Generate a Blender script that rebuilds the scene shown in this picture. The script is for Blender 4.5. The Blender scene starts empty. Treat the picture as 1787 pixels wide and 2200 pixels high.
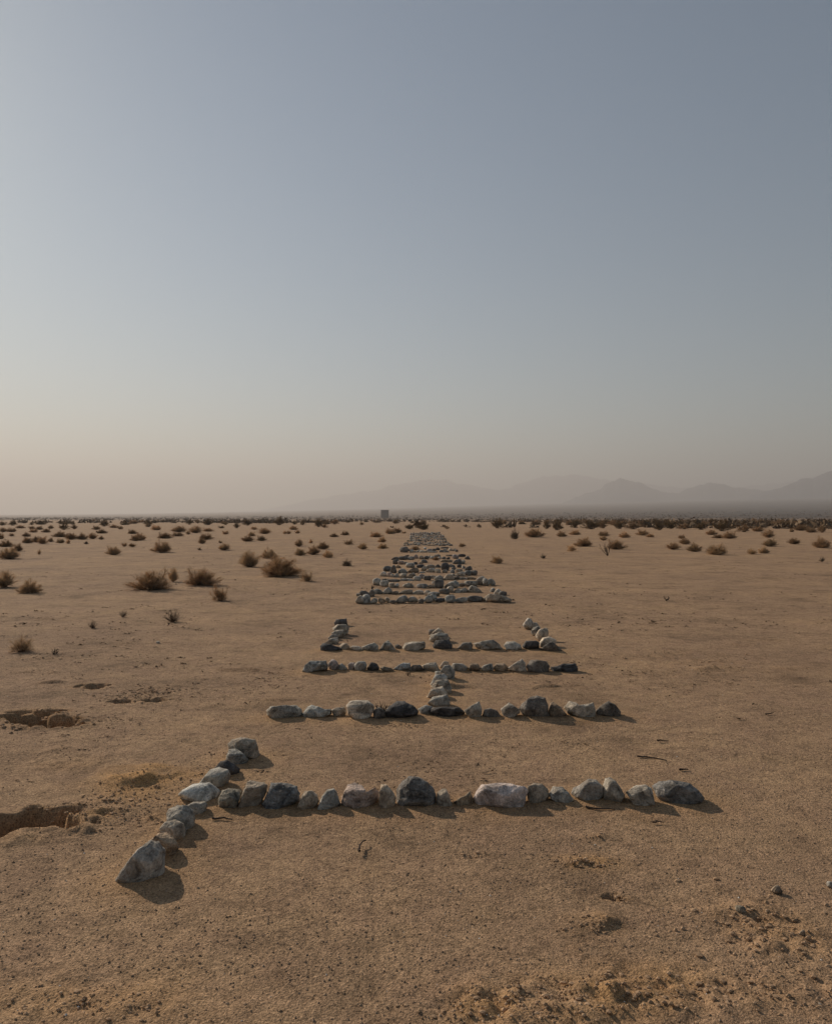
import bpy, math, random
import numpy as np
from mathutils import Vector

R = math.radians
sc = bpy.context.scene
col = sc.collection

# ---------------------------------------------------------------- camera, sky, sun, exposure
CAM_H, F_PX, HORIZON = 1.6, 1650.0, 1113.0          # metres, focal length in photo pixels, horizon row
PITCH = math.atan((HORIZON - 1100.0) / F_PX)
cam_d = bpy.data.cameras.new("camera")
cam = bpy.data.objects.new("camera", cam_d); col.objects.link(cam)
cam.location = (0, 0, CAM_H)
cam.rotation_euler = (math.pi / 2 + PITCH, 0, 0)
cam_d.sensor_fit = 'VERTICAL'; cam_d.sensor_height = 36.0
cam_d.lens = 36.0 * F_PX / 2200.0
cam_d.clip_start = 0.05; cam_d.clip_end = 80000.0
sc.camera = cam

SUN_AZ, SUN_EL = R(-45.0), R(28.5)                    # azimuth clockwise from the view direction, elevation
SUN_STRENGTH, SKY_STRENGTH, EXPOSURE = 5.0, 0.080, -0.07
w = bpy.data.worlds.new("World"); sc.world = w; w.use_nodes = True
wn = w.node_tree.nodes; wl = w.node_tree.links; wn.clear()
sky = wn.new('ShaderNodeTexSky'); sky.sky_type = 'NISHITA'; sky.sun_disc = False
sky.sun_elevation = SUN_EL; sky.sun_rotation = SUN_AZ
sky.altitude = 600; sky.air_density = 1.0; sky.dust_density = 0.42; sky.ozone_density = 0.3
hsv = wn.new('ShaderNodeHueSaturation'); hsv.inputs['Saturation'].default_value = 1.0
tint = wn.new('ShaderNodeMix'); tint.data_type = 'RGBA'; tint.blend_type = 'MULTIPLY'; tint.inputs[0].default_value = 1.0
tint.inputs[7].default_value = (0.925, 1.03, 0.965, 1)   # dusty air takes the violet out of a clear sky
bg = wn.new('ShaderNodeBackground'); bg.inputs['Strength'].default_value = SKY_STRENGTH
wo = wn.new('ShaderNodeOutputWorld')
wl.new(sky.outputs[0], hsv.inputs['Color']); wl.new(hsv.outputs[0], tint.inputs[6]); wl.new(tint.outputs[2], bg.inputs['Color']); wl.new(bg.outputs[0], wo.inputs[0])

sun_d = bpy.data.lights.new("sun", 'SUN'); sun_d.energy = SUN_STRENGTH; sun_d.angle = R(0.9); sun_d.color = (1.0, 0.86, 0.70)
sun = bpy.data.objects.new("sun", sun_d); col.objects.link(sun)
to_sun = Vector((math.sin(SUN_AZ) * math.cos(SUN_EL), math.cos(SUN_AZ) * math.cos(SUN_EL), math.sin(SUN_EL)))
sun.rotation_euler = (-to_sun).to_track_quat('-Z', 'Y').to_euler()
sun.location = (0, 0, 30)

sc.render.engine = 'CYCLES'
sc.view_settings.view_transform = 'Standard'; sc.view_settings.look = 'None'
sc.view_settings.exposure = EXPOSURE; sc.view_settings.gamma = 1.0
sc.view_settings.use_curve_mapping = False
sc.cycles.use_denoising = True
sc.cycles.max_bounces = 6; sc.cycles.diffuse_bounces = 3; sc.cycles.volume_bounces = 0

HAZE_TOP, HAZE_R, HAZE_DENSITY = 1020.0, 22000.0, 2.0e-4
rng = np.random.default_rng(7)

# ---------------------------------------------------------------- helpers
def hash01(i, j, k=0):
    n = (i.astype(np.int64) * 374761393 + j.astype(np.int64) * 668265263 + np.int64(k) * 2147483647 if np.isscalar(k)
         else i.astype(np.int64) * 374761393 + j.astype(np.int64) * 668265263 + k.astype(np.int64) * 1442695041)
    n = (n ^ (n >> 13)) * 1274126177
    n = n ^ (n >> 16)
    return (n & 0xFFFFFF) / float(0x1000000)

def noise2(x, y, seed=0):
    xi = np.floor(x); yi = np.floor(y); xf = x - xi; yf = y - yi
    u = xf * xf * (3 - 2 * xf); v = yf * yf * (3 - 2 * yf)
    xi = xi.astype(np.int64) + seed * 131; yi = yi.astype(np.int64) + seed * 57
    a = hash01(xi, yi); b = hash01(xi + 1, yi); c = hash01(xi, yi + 1); d = hash01(xi + 1, yi + 1)
    return (a * (1 - u) + b * u) * (1 - v) + (c * (1 - u) + d * u) * v - 0.5

def noise3(p, seed=0):
    fi = np.floor(p); f = p - fi; s = f * f * (3 - 2 * f); ii = fi.astype(np.int64) + seed * 97
    out = 0
    for dx in (0, 1):
        for dy in (0, 1):
            for dz in (0, 1):
                wgt = (s[:, 0] if dx else 1 - s[:, 0]) * (s[:, 1] if dy else 1 - s[:, 1]) * (s[:, 2] if dz else 1 - s[:, 2])
                out = out + wgt * hash01(ii[:, 0] + dx, ii[:, 1] + dy, ii[:, 2] + dz)
    return out - 0.5

def mesh_obj(name, verts, faces, mat=None, parent=None, smooth=True, loc=None):
    me = bpy.data.meshes.new(name)
    verts = np.asarray(verts, dtype=np.float32); faces = np.asarray(faces, dtype=np.int32)
    k = faces.shape[1]
    me.vertices.add(len(verts)); me.vertices.foreach_set("co", verts.ravel())
    me.loops.add(faces.size); me.loops.foreach_set("vertex_index", faces.ravel())
    me.polygons.add(len(faces))
    me.polygons.foreach_set("loop_start", np.arange(0, faces.size, k, dtype=np.int32))
    me.polygons.foreach_set("loop_total", np.full(len(faces), k, dtype=np.int32))
    me.polygons.foreach_set("use_smooth", np.full(len(faces), smooth, dtype=bool))
    me.update(calc_edges=True)
    if mat: me.materials.append(mat)
    o = bpy.data.objects.new(name, me); col.objects.link(o)
    if parent: o.parent = parent
    if loc is not None: o.location = loc
    return o

def tag(o, label=None, cat=None, group=None, kind=None):
    if label: o["label"] = label
    if cat: o["category"] = cat
    if group: o["group"] = group
    if kind: o["kind"] = kind
    return o

def smoothstep(a, b, x):
    t = np.clip((x - a) / (b - a), 0, 1); return t * t * (3 - 2 * t)

CP, SP = math.cos(PITCH), math.sin(PITCH)
def ray(px, py):
    x = (px - 893.5) / F_PX; v = -(py - 1100.0) / F_PX
    return np.array([x, CP - v * SP, SP + v * CP])

# ---------------------------------------------------------------- ground shape (metres)
def bajada(x, y):
    d = np.hypot(x, y); th = np.arctan2(x, np.maximum(y, 1.0))
    s = 0.004 + 0.0225 * smoothstep(-0.55, 0.60, th)               # an alluvial fan, steepening towards the mountains
    return s * d * (1 - np.exp(-np.maximum(0, d - 700.0) / 3800.0))

def g0(x, y):
    x = np.asarray(x, float); y = np.asarray(y, float)
    d = np.hypot(x, y)
    h = 0.040 * noise2(x / 5.0 + 3.3, y / 3.2, 1) * np.clip(d / 6, 0, 1)
    h = h + 0.10 * noise2(x / 30.0, y / 21.0, 2) * smoothstep(15, 60, d)
    h = h + 0.9 * noise2(x / 260.0, y / 210.0, 3) * smoothstep(220, 700, d) * 0.6 - 0.25 * smoothstep(220, 600, d)
    return h + bajada(x, y)

def hit(px, py):
    """where the line of sight through a photo pixel meets the ground"""
    r = ray(px, py); z = 0.0
    for _ in range(4):
        t = (z - CAM_H) / r[2]
        z = float(g0(r[0] * t, r[1] * t)) if t > 0 and t < 3000 else 0.0
    return r[0] * t, r[1] * t, z

# ---------------------------------------------------------------- materials
def new_mat(name):
    m = bpy.data.materials.new(name); m.use_nodes = True
    n = m.node_tree.nodes; l = m.node_tree.links
    b = n['Principled BSDF']; b.inputs['Specular IOR Level'].default_value = 0.25
    return m, n, l, b

def tex(n, kind, scale, detail=2.0, rough=0.5, coord=None, l=None, **kw):
    t = n.new(kind); t.inputs['Scale'].default_value = scale
    if kind == 'ShaderNodeTexNoise':
        t.inputs['Detail'].default_value = detail; t.inputs['Roughness'].default_value = rough
    for k, v in kw.items(): setattr(t, k, v)
    if coord is not None: l.new(coord, t.inputs['Vector'])
    return t

def ramp(n, l, src, stops):
    r = n.new('ShaderNodeValToRGB'); e = r.color_ramp.elements
    while len(e) < len(stops): e.new(0.5)
    for i, (p, c) in enumerate(stops):
        e[i].position = p; e[i].color = (c, c, c, 1) if np.isscalar(c) else (*c, 1)
    l.new(src, r.inputs[0]); return r

def mixc(n, l, fac, a, b, mode='MIX'):
    m = n.new('ShaderNodeMix'); m.data_type = 'RGBA'; m.blend_type = mode; m.clamp_factor = True
    for s, v in ((m.inputs[0], fac), (m.inputs[6], a), (m.inputs[7], b)):
        if hasattr(v, 'is_linked'): l.new(v, s)
        elif np.isscalar(v): s.default_value = v
        else: s.default_value = (*v, 1)
    return m.outputs[2]

def math_n(n, l, op, a, b=None):
    m = n.new('ShaderNodeMath'); m.operation = op
    for s, v in zip(m.inputs, (a, b)):
        if v is None: continue
        if hasattr(v, 'is_linked'): l.new(v, s)
        else: s.default_value = v
    return m.outputs[0]

def sand_material():
    m, n, l, b = new_mat("desert_sand")
    tc = n.new('ShaderNodeTexCoord'); co = tc.outputs['Object']
    big = tex(n, 'ShaderNodeTexNoise', 0.35, 4, 0.6, co, l)
    mid = tex(n, 'ShaderNodeTexNoise', 3.0, 5, 0.65, co, l)
    grain = tex(n, 'ShaderNodeTexNoise', 110.0, 3, 0.75, co, l)
    grit = tex(n, 'ShaderNodeTexVoronoi', 75.0, coord=co, l=l)
    c = mixc(n, l, ramp(n, l, big.outputs[0], [(0.35, 0.0), (0.65, 1.0)]).outputs[0], (0.445, 0.294, 0.17), (0.345, 0.228, 0.142))
    c = mixc(n, l, ramp(n, l, mid.outputs[0], [(0.40, 0.0), (0.70, 0.6)]).outputs[0], c, (0.315, 0.20, 0.13))
    patchn = tex(n, 'ShaderNodeTexNoise', 1.1, 7, 0.7, co, l)
    c = mixc(n, l, 1.0, c, ramp(n, l, patchn.outputs[0], [(0.30, 0.60), (0.46, 0.96), (0.70, 1.18)]).outputs[0], 'MULTIPLY')
    grain2 = tex(n, 'ShaderNodeTexNoise', 34.0, 4, 0.8, co, l)
    c = mixc(n, l, 1.0, c, ramp(n, l, grain2.outputs[0], [(0.28, 0.42), (0.44, 0.90), (0.60, 1.12), (0.75, 1.45)]).outputs[0], 'MULTIPLY')
    grain3 = tex(n, 'ShaderNodeTexNoise', 8.0, 4, 0.75, co, l)
    c = mixc(n, l, 1.0, c, ramp(n, l, grain3.outputs[0], [(0.30, 0.70), (0.46, 0.96), (0.70, 1.18)]).outputs[0], 'MULTIPLY')
    att = n.new('ShaderNodeAttribute'); att.attribute_name = 'fresh'
    c = mixc(n, l, att.outputs['Fac'], c, (0.52, 0.30, 0.13))
    c = mixc(n, l, 1.0, c, ramp(n, l, grain.outputs[0], [(0.30, 0.18), (0.44, 0.80), (0.58, 1.16), (0.75, 1.7)]).outputs[0], 'MULTIPLY')
    gcol = ramp(n, l, grit.outputs['Color'], [(0.0, (0.35, 0.34, 0.36)), (0.55, (1, 1, 1)), (0.93, (1, 1, 1)), (1.0, (1.5, 1.45, 1.4))])
    gcol.color_ramp.interpolation = 'LINEAR'
    gm = math_n(n, l, 'LESS_THAN', grit.outputs['Distance'], 0.33)
    c = mixc(n, l, gm, c, mixc(n, l, 0.55, c, gcol.outputs[0], 'MULTIPLY'))
    # far off, scrub cover that is too small to tell apart darkens the plain
    sep = n.new('ShaderNodeSeparateXYZ'); l.new(co, sep.inputs[0])
    cover = n.new('ShaderNodeAttribute'); cover.attribute_name = 'scrub'
    fn = tex(n, 'ShaderNodeTexNoise', 0.02, 6, 0.7, co, l)
    fac = math_n(n, l, 'MULTIPLY', cover.outputs['Fac'], ramp(n, l, fn.outputs[0], [(0.32, 0.55), (0.52, 1.0)]).outputs[0])
    c = mixc(n, l, fac, c, (0.05, 0.043, 0.04))
    l.new(c, b.inputs['Base Color']); b.inputs['Roughness'].default_value = 0.95; b.inputs['Specular IOR Level'].default_value = 0.1
    hsum = math_n(n, l, 'ADD', math_n(n, l, 'MULTIPLY', grain.outputs[0], 0.009),
                  math_n(n, l, 'MULTIPLY', math_n(n, l, 'MINIMUM', grit.outputs['Distance'], 0.45), -0.006))
    hsum = math_n(n, l, 'ADD', hsum, math_n(n, l, 'MULTIPLY', mid.outputs[0], 0.02))
    hsum = math_n(n, l, 'ADD', hsum, math_n(n, l, 'MULTIPLY', grain2.outputs[0], 0.018))
    bump = n.new('ShaderNodeBump'); bump.inputs['Strength'].default_value = 0.8; bump.inputs['Distance'].default_value = 1.0
    l.new(hsum, bump.inputs['Height']); l.new(bump.outputs[0], b.inputs['Normal'])
    return m

def stone_material(name, banded=False):
    m, n, l, b = new_mat(name)
    tc = n.new('ShaderNodeTexCoord'); oi = n.new('ShaderNodeObjectInfo')
    add = n.new('ShaderNodeVectorMath'); add.operation = 'ADD'
    sc3 = n.new('ShaderNodeVectorMath'); sc3.operation = 'SCALE'; sc3.inputs['Scale'].default_value = 37.0
    cmb = n.new('ShaderNodeCombineXYZ')
    for i in range(3): l.new(oi.outputs['Random'], cmb.inputs[i])
    l.new(cmb.outputs[0], sc3.inputs[0]); l.new(tc.outputs['Object'], add.inputs[0]); l.new(sc3.outputs[0], add.inputs[1])
    co = add.outputs[0]
    blot = tex(n, 'ShaderNodeTexNoise', 11.0, 6, 0.68, co, l, )
    blot.inputs['Distortion'].default_value = 0.8
    fine = tex(n, 'ShaderNodeTexNoise', 90.0, 4, 0.75, co, l)
    patch = tex(n, 'ShaderNodeTexNoise', 5.0, 3, 0.5, co, l)
    c = mixc(n, l, 1.0, oi.outputs['Color'], ramp(n, l, blot.outputs[0], [(0.34, 0.33), (0.5, 1.0), (0.64, 1.55)]).outputs[0], 'MULTIPLY')
    c = mixc(n, l, 1.0, c, ramp(n, l, fine.outputs[0], [(0.32, 0.5), (0.5, 1.0), (0.70, 1.45)]).outputs[0], 'MULTIPLY')
    c = mixc(n, l, ramp(n, l, patch.outputs[0], [(0.58, 0.0), (0.75, 0.5)]).outputs[0], c, (0.28, 0.21, 0.145))
    pale = tex(n, 'ShaderNodeTexNoise', 8.0, 5, 0.7, co, l)
    c = mixc(n, l, ramp(n, l, pale.outputs[0], [(0.58, 0.0), (0.68, 0.38)]).outputs[0], c, (0.56, 0.50, 0.42))
    hgt = math_n(n, l, 'ADD', math_n(n, l, 'MULTIPLY', blot.outputs[0], 0.040), math_n(n, l, 'MULTIPLY', fine.outputs[0], 0.0035))
    if banded:
        mp = n.new('ShaderNodeMapping'); mp.inputs['Rotation'].default_value = (0.5, 0.35, 0.2); l.new(co, mp.inputs[0])
        mp.inputs['Scale'].default_value = (6, 6, 38)
        wv = tex(n, 'ShaderNodeTexNoise', 1.0, 5, 0.7, mp.outputs[0], l)
        c = mixc(n, l, 1.0, c, ramp(n, l, wv.outputs['Fac'], [(0.3, 0.45), (0.5, 1.0), (0.7, 1.5)]).outputs[0], 'MULTIPLY')
        hgt = math_n(n, l, 'ADD', hgt, math_n(n, l, 'MULTIPLY', wv.outputs['Fac'], 0.022))
    l.new(c, b.inputs['Base Color']); b.inputs['Roughness'].default_value = 0.85
    bump = n.new('ShaderNodeBump'); bump.inputs['Strength'].default_value = 1.0; bump.inputs['Distance'].default_value = 1.0
    l.new(hgt, bump.inputs['Height']); l.new(bump.outputs[0], b.inputs['Normal'])
    return m

def plain_material(name, color, var=0.35, scale=6.0, rough=0.9, use_obj_color=False):
    m, n, l, b = new_mat(name)
    tc = n.new('ShaderNodeTexCoord'); t = tex(n, 'ShaderNodeTexNoise', scale, 4, 0.6, tc.outputs['Object'], l)
    base = color
    if use_obj_color:
        oi = n.new('ShaderNodeObjectInfo'); base = oi.outputs['Color']
    c = mixc(n, l, 1.0, base, ramp(n, l, t.outputs[0], [(0.3, 1 - var), (0.7, 1 + var)]).outputs[0], 'MULTIPLY')
    l.new(c, b.inputs['Base Color']); b.inputs['Roughness'].default_value = rough
    b.inputs['Specular IOR Level'].default_value = 0.1
    return m

M_SAND = sand_material()
M_STONE = stone_material("weathered_stone")
M_BAND = stone_material("layered_stone", True)
def twig_material():
    m = plain_material("dry_twigs", (0.3, 0.2, 0.12), 0.45, 9.0, 0.9, True)
    n = m.node_tree.nodes; l = m.node_tree.links; b = n['Principled BSDF']
    tr = n.new('ShaderNodeBsdfTranslucent'); mx = n.new('ShaderNodeMixShader'); mx.inputs[0].default_value = 0.55
    l.new(b.inputs['Base Color'].links[0].from_socket, tr.inputs['Color'])
    l.new(b.outputs[0], mx.inputs[1]); l.new(tr.outputs[0], mx.inputs[2]); l.new(mx.outputs[0], n['Material Output'].inputs['Surface'])
    return m
M_TWIG = twig_material()
M_STEM = plain_material("woody_stem", (0.15, 0.105, 0.07), 0.4, 20.0)
M_STICK = plain_material("dead_wood", (0.075, 0.055, 0.042), 0.4, 30.0)
M_SCRUB = plain_material("far_scrub", (0.15, 0.105, 0.066), 0.5, 0.2)
M_GRAVEL = plain_material("gravel", (0.30, 0.21, 0.14), 0.7, 14.0)
M_WHITE = plain_material("quartz_grit", (0.7, 0.66, 0.6), 0.2, 9.0)
M_ROCKY = plain_material("mountain_rock", (0.045, 0.052, 0.068), 0.4, 0.003)  # blue tint of the distant haze is put into the rock colour
M_WALL = plain_material("weathered_panel", (0.11, 0.10, 0.10), 0.2, 0.3)
M_WALL2 = plain_material("weathered_trim", (0.085, 0.078, 0.078), 0.2, 0.3)

# ---------------------------------------------------------------- the stones, read off the photograph
# colour, crease height, roundness, outline as photo pixels "x,y x,y ..." after scale/offset of the view it was read in
COL = dict(grey=(.42, .38, .315), light=(.54, .49, .41), dark=(.19, .175, .155), slate=(.215, .203, .185), blue=(.365, .34, .30), brown=(.34, .265, .19),
           tan=(.50, .43, .34), pink=(.55, .445, .38), purple=(.36, .30, .265), olive=(.30, .255, .19), black=(.10, .096, .094))
CNAME = dict(grey='grey', light='pale grey', dark='dark grey', slate='dark slate grey', blue='bluish grey', brown='brown', tan='tan', pink='pinkish tan',
             purple='purplish grey', olive='olive brown', black='blackish')
A = (240, 1570, 5.106); B = (240, 1780, 7.233); C = (480, 1660, 4.568); D = (840, 1650, 4.822); E = (1120, 1650, 3.774)
Fv = (560, 1470, 4.34); G = (880, 1400, 3.472); H = (640, 1310, 5.425); I = (920, 1310, 4.822)
J = (740, 1255, 9.137); K = (910, 1255, 8.68); L = (780, 1195, 9.644); Mv = (920, 1195, 10.85); N = (860, 1135, 11.573)

ROWS = []   # (row phrase, order word, [(view, colour, outline-or-box string, flags)])
ROWS.append(("the short nearest line", "near end", [
 (B, 'blue', "85,740 150,620 400,350 590,235 720,270 815,400 800,700 760,790 700,840 450,860 230,870 130,810", 'big'),
 (B, 'brown', "550,210 740,80 860,90 960,170 1020,270 1030,330 980,400 880,480 780,450 650,350", 'band'),
 (A, 'grey', "535,1060 590,1000 700,988 780,1040 815,1110 800,1190 700,1230 600,1190 545,1130", ''),
 (A, 'grey', "615,900 640,855 730,830 830,840 890,900 910,980 900,1060 850,1125 780,1110 700,1060 620,990", ''),
 (A, 'grey', "785,830 900,785 1020,790 1050,830 1030,890 960,935 880,930 800,890", 'round'),
 (A, 'light', "745,680 790,630 900,585 1070,582 1140,640 1185,690 1150,750 1040,787 900,782 800,750", 'round'),
 (A, 'grey', "945,580 1080,430 1180,410 1270,440 1300,500 1280,570 1190,650 1050,640 960,620", 'round'),
 (A, 'black', "1130,410 1200,335 1270,330 1350,380 1400,430 1390,480 1320,510 1200,490 1140,450", ''),
 (A, 'grey', "1260,300 1290,205 1370,205 1440,255 1495,320 1480,382 1350,380 1265,340", 'band'),
 (A, 'grey', "1285,140 1330,95 1420,80 1570,110 1600,200 1618,280 1590,325 1500,335 1380,310 1300,250", 'flat'),
]))
ROWS.append(("the nearest long row of stones", "left", [
 (A, 'olive', "1180,740 1215,655 1280,642 1400,655 1425,680 1400,770 1350,845 1230,872 1180,830", ''),
 (C, 'brown', "140,320 180,220 235,100 265,85 400,110 428,140 420,200 370,290 330,345 240,355 150,352", ''),
 (C, 'slate', "378,300 440,200 470,105 560,106 640,120 720,150 750,210 740,280 680,325 600,348 400,360", 'band'),
 (C, 'tan', "722,340 770,230 800,190 870,185 920,230 935,290 880,358 800,368", ''),
 (C, 'grey', "915,360 970,230 1020,175 1080,168 1110,200 1140,280 1150,310 1100,352 1000,372", 'round'),
 (C, 'purple', "1152,310 1175,220 1225,125 1290,108 1360,135 1408,196 1470,160 1518,200 1515,260 1470,310 1420,362 1330,348 1240,362 1165,350", 'heart'),
 (C, 'tan', "1525,330 1530,200 1550,125 1600,125 1660,190 1690,250 1680,330 1610,372 1550,360", ''),
 (D, 'slate', "58,330 70,220 120,140 190,100 280,110 370,150 430,220 458,290 450,370 390,424 250,415 100,405 60,375", 'band'),
 (D, 'grey', "465,370 480,260 530,222 570,222 600,280 635,390 600,412 480,412", 'round'),
 (D, 'olive', "640,360 700,315 760,290 815,240 850,320 835,390 780,405 680,400", ''),
 (D, 'pink', "862,330 890,250 940,190 1080,170 1220,163 1380,190 1408,230 1385,320 1350,432 1200,426 980,415 870,415", 'slab'),
 (D, 'brown', "1402,260 1420,200 1480,165 1560,170 1620,220 1637,290 1590,345 1500,375 1420,352", 'round'),
 (E, 'tan', "222,220 260,160 330,158 380,200 418,250 380,284 320,292 240,255", ''),
 (E, 'blue', "405,215 420,170 480,140 540,92 600,96 650,140 657,220 630,268 560,280 440,242", 'round'),
 (E, 'grey', "660,170 680,100 720,86 765,110 800,160 832,215 800,278 730,293 670,262", 'round'),
 (E, 'tan', "850,210 930,150 1000,140 1045,160 1078,295 1000,304 935,324 900,290", ''),
 (E, 'slate', "1075,170 1120,130 1220,110 1350,118 1410,160 1460,215 1440,262 1320,288 1210,304 1140,282 1100,220", 'band'),
]))
ROWS.append(("the second long row of stones", "left", [
 (Fv, 'grey', "60,240 100,203 200,200 330,203 370,230 387,280 340,328 200,322 115,318 70,280", 'slab'),
 (Fv, 'grey', "390,280 440,210 480,195 540,215 600,235 650,240 657,280 600,302 500,324 410,318", ''),
 (Fv, 'brown', "660,240 700,220 780,215 794,260 782,302 690,308", ''),
 (Fv, 'light', "800,200 830,155 880,148 1000,155 1052,200 1057,250 1020,302 940,342 880,322 820,280", 'round'),
 (Fv, 'dark', "1048,250 1100,215 1140,240 1168,300 1120,333 1060,333", ''),
 (Fv, 'black', "1150,260 1200,210 1270,165 1340,165 1420,205 1462,250 1455,290 1350,310 1250,335 1170,325", 'band'),
 (Fv, 'grey', "1465,230 1540,195 1600,210 1595,284 1500,290", ''),
 (G, 'black', "142,445 170,418 260,410 370,414 407,450 392,488 300,494 190,482", 'band'),
 (G, 'grey', "408,440 450,410 515,373 537,430 532,493 470,506 430,474", ''),
 (G, 'dark', "540,484 560,435 600,422 650,440 688,488 640,498", 'round'),
 (G, 'tan', "680,430 740,383 770,400 812,430 817,455 760,494 710,503 690,460", ''),
 (G, 'dark', "815,430 840,390 900,345 950,328 1005,345 1027,400 1034,472 1010,494 950,504 850,484", ''),
 (G, 'brown', "1035,484 1045,390 1070,381 1120,410 1167,462 1130,492 1080,496", ''),
 (G, 'grey', "1155,420 1190,375 1240,383 1265,400 1362,378 1372,420 1377,488 1320,494 1180,464", ''),
 (G, 'dark', "1380,450 1420,410 1480,370 1530,395 1567,440 1570,488 1480,490 1390,486", 'round'),
]))
ROWS.append(("the line joining rows two-three", "near end", [
 (G, 'grey', "135,385 170,340 270,320 297,360 297,404 200,414", 'round'),
 (G, 'grey', "125,345 160,280 240,260 280,310 287,348 200,356", ''),
 (G, 'grey', "160,260 200,215 285,210 312,270 304,314 200,304", 'band'),
 (G, 'light', "150,250 190,175 250,165 280,190 272,254 200,264", ''),
 (G, 'grey', "190,145 275,150 280,196 200,188", 'flat'),
 (G, 'grey', "225,150 260,103 300,103 337,150 332,204 280,214 240,184", 'round'),
 (G, 'tan', "222,112 250,70 285,73 297,112 240,128", 'round'),
]))
ROWS.append(("the third long row of stones", "left", [
 (H, 'grey', "55,715 90,640 150,595 320,600 342,650 332,704 200,712 110,737", 'slab'),
 (H, 'purple', "345,640 400,580 450,600 482,660 482,708 380,708", 'round'),
 (H, 'grey', "470,650 510,625 582,692 560,708 480,708", ''),
 (H, 'purple', "585,630 610,612 660,614 672,690 640,704 592,700", 'round'),
 (H, 'grey', "655,640 690,600 780,602 802,640 796,700 730,714 675,704", 'round'),
 (H, 'black', "805,690 860,612 920,635 947,680 930,714 830,717", ''),
 (H, 'olive', "960,680 1000,660 1090,680 1125,718 1000,722", 'flat'),
 (H, 'blue', "1110,690 1180,640 1230,618 1300,622 1312,690 1250,714", ''),
 (H, 'dark', "1295,690 1340,645 1420,642 1474,700 1440,718 1310,716", 'band'),
 (H, 'grey', "1450,650 1500,625 1605,612 1642,690 1630,716 1480,714", ''),
 (I, 'grey', "235,590 260,555 350,558 413,600 400,634 260,638", 'round'),
 (I, 'brown', "415,610 440,555 510,560 537,600 530,634 425,638", ''),
 (I, 'grey', "540,610 580,575 655,556 672,600 668,638 560,642", ''),
 (I, 'brown', "670,610 700,562 780,553 827,595 820,634 690,638", 'round'),
 (I, 'tan', "830,600 900,550 965,511 1000,550 1017,640 920,648 840,620", ''),
 (I, 'dark', "1015,590 1060,525 1120,520 1220,535 1247,580 1235,640 1160,654 1040,640", 'round'),
 (I, 'black', "1270,600 1330,585 1400,560 1525,553 1537,600 1530,654 1400,654 1280,652", 'band'),
]))
ROWS.append(("the fourth long row of stones", "left", [
 (H, 'black', "262,420 300,390 360,400 480,440 505,465 400,490 270,490", 'band'),
 (H, 'tan', "490,420 520,388 570,395 617,450 590,472 510,460", 'round'),
 (H, 'light', "600,440 640,420 710,425 762,465 740,482 640,474", 'flat'),
 (H, 'grey', "745,430 830,400 885,385 935,420 932,470 850,484 760,464", ''),
 (H, 'grey', "955,460 1000,390 1050,357 1100,410 1142,470 1120,486 970,482", ''),
 (H, 'black', "1130,420 1160,400 1217,430 1200,462 1140,462", ''),
 (H, 'grey', "1220,450 1250,390 1320,372 1470,370 1484,400 1478,450 1380,484 1240,486", 'round'),
 (I, 'black', "50,370 80,320 200,312 250,360 240,410 110,420 60,400", 'band'),
 (I, 'dark', "300,400 360,340 440,338 457,370 450,412 360,424", ''),
 (I, 'grey', "465,350 550,325 670,310 730,350 775,410 660,424 540,416 490,390", 'slab'),
 (I, 'light', "785,370 810,335 890,328 950,360 967,400 930,422 810,418", 'round'),
 (I, 'black', "970,380 1010,325 1110,318 1147,340 1145,410 1000,418", 'round'),
 (I, 'dark', "1150,410 1210,370 1275,332 1330,370 1392,425 1320,438 1180,432", ''),
]))
ROWS.append(("the left prong behind row four", "near end", [
 (H, 'grey', "315,385 380,335 460,325 482,380 440,404 340,402", 'band'),
 (H, 'blue', "350,330 400,285 450,280 472,330 450,352 370,350", ''),
 (H, 'grey', "390,270 440,240 530,235 547,300 500,332 420,322", ''),
 (H, 'grey', "405,215 460,172 560,175 597,215 580,280 520,300 420,250", 'round'),
 (H, 'black', "425,150 450,115 565,103 577,180 520,194 435,190", 'flat'),
]))
ROWS.append(("the middle prong behind row four", "near end", [
 (I, 'grey', "15,310 40,260 110,235 195,250 217,320 150,348 40,344", 'band'),
 (I, 'tan', "8,275 60,220 105,188 160,230 207,280 120,296 30,292", ''),
 (I, 'dark', "5,203 82,200 84,262 8,266", 'flat'),
]))
ROWS.append(("the right prong behind row four", "near end", [
 (I, 'tan', "1150,350 1180,295 1250,275 1322,310 1310,380 1220,394 1160,390", 'round'),
 (I, 'grey', "1108,270 1150,210 1225,188 1242,240 1230,300 1150,325", ''),
 (I, 'grey', "1060,230 1090,185 1150,170 1165,220 1140,272 1080,268", 'band'),
 (I, 'grey', "1028,180 1040,138 1120,130 1144,170 1100,206 1050,206", 'flat'),
 (I, 'light', "978,160 1030,88 1060,100 1102,160 1060,206 1000,196", ''),
]))
def boxes(view, s):
    out = []
    for q in s.split():
        q, c = q.split(':'); x0, x1, y0, y1 = map(float, q.split(','))
        out.append((view, c, (x0, y0, x1, y1), ''))
    return out
ROWS.append(("the fifth long row of stones", "left",
 boxes(J, "225,390,220,378:grey 350,500,198,374:grey 505,640,265,372:grey 665,800,262,367:brown 805,895,245,354:tan 890,1010,305,372:dark 1005,1230,216,364:grey 1235,1440,233,360:grey 1455,1555,280,372:dark 1560,1720,212,362:grey")
 + boxes(K, "110,240,185,324:grey 215,400,250,334:black 410,575,203,338:grey 580,800,235,334:light 805,1095,214,324:dark 1095,1180,230,314:grey 1170,1610,170,345:grey")))
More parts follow.
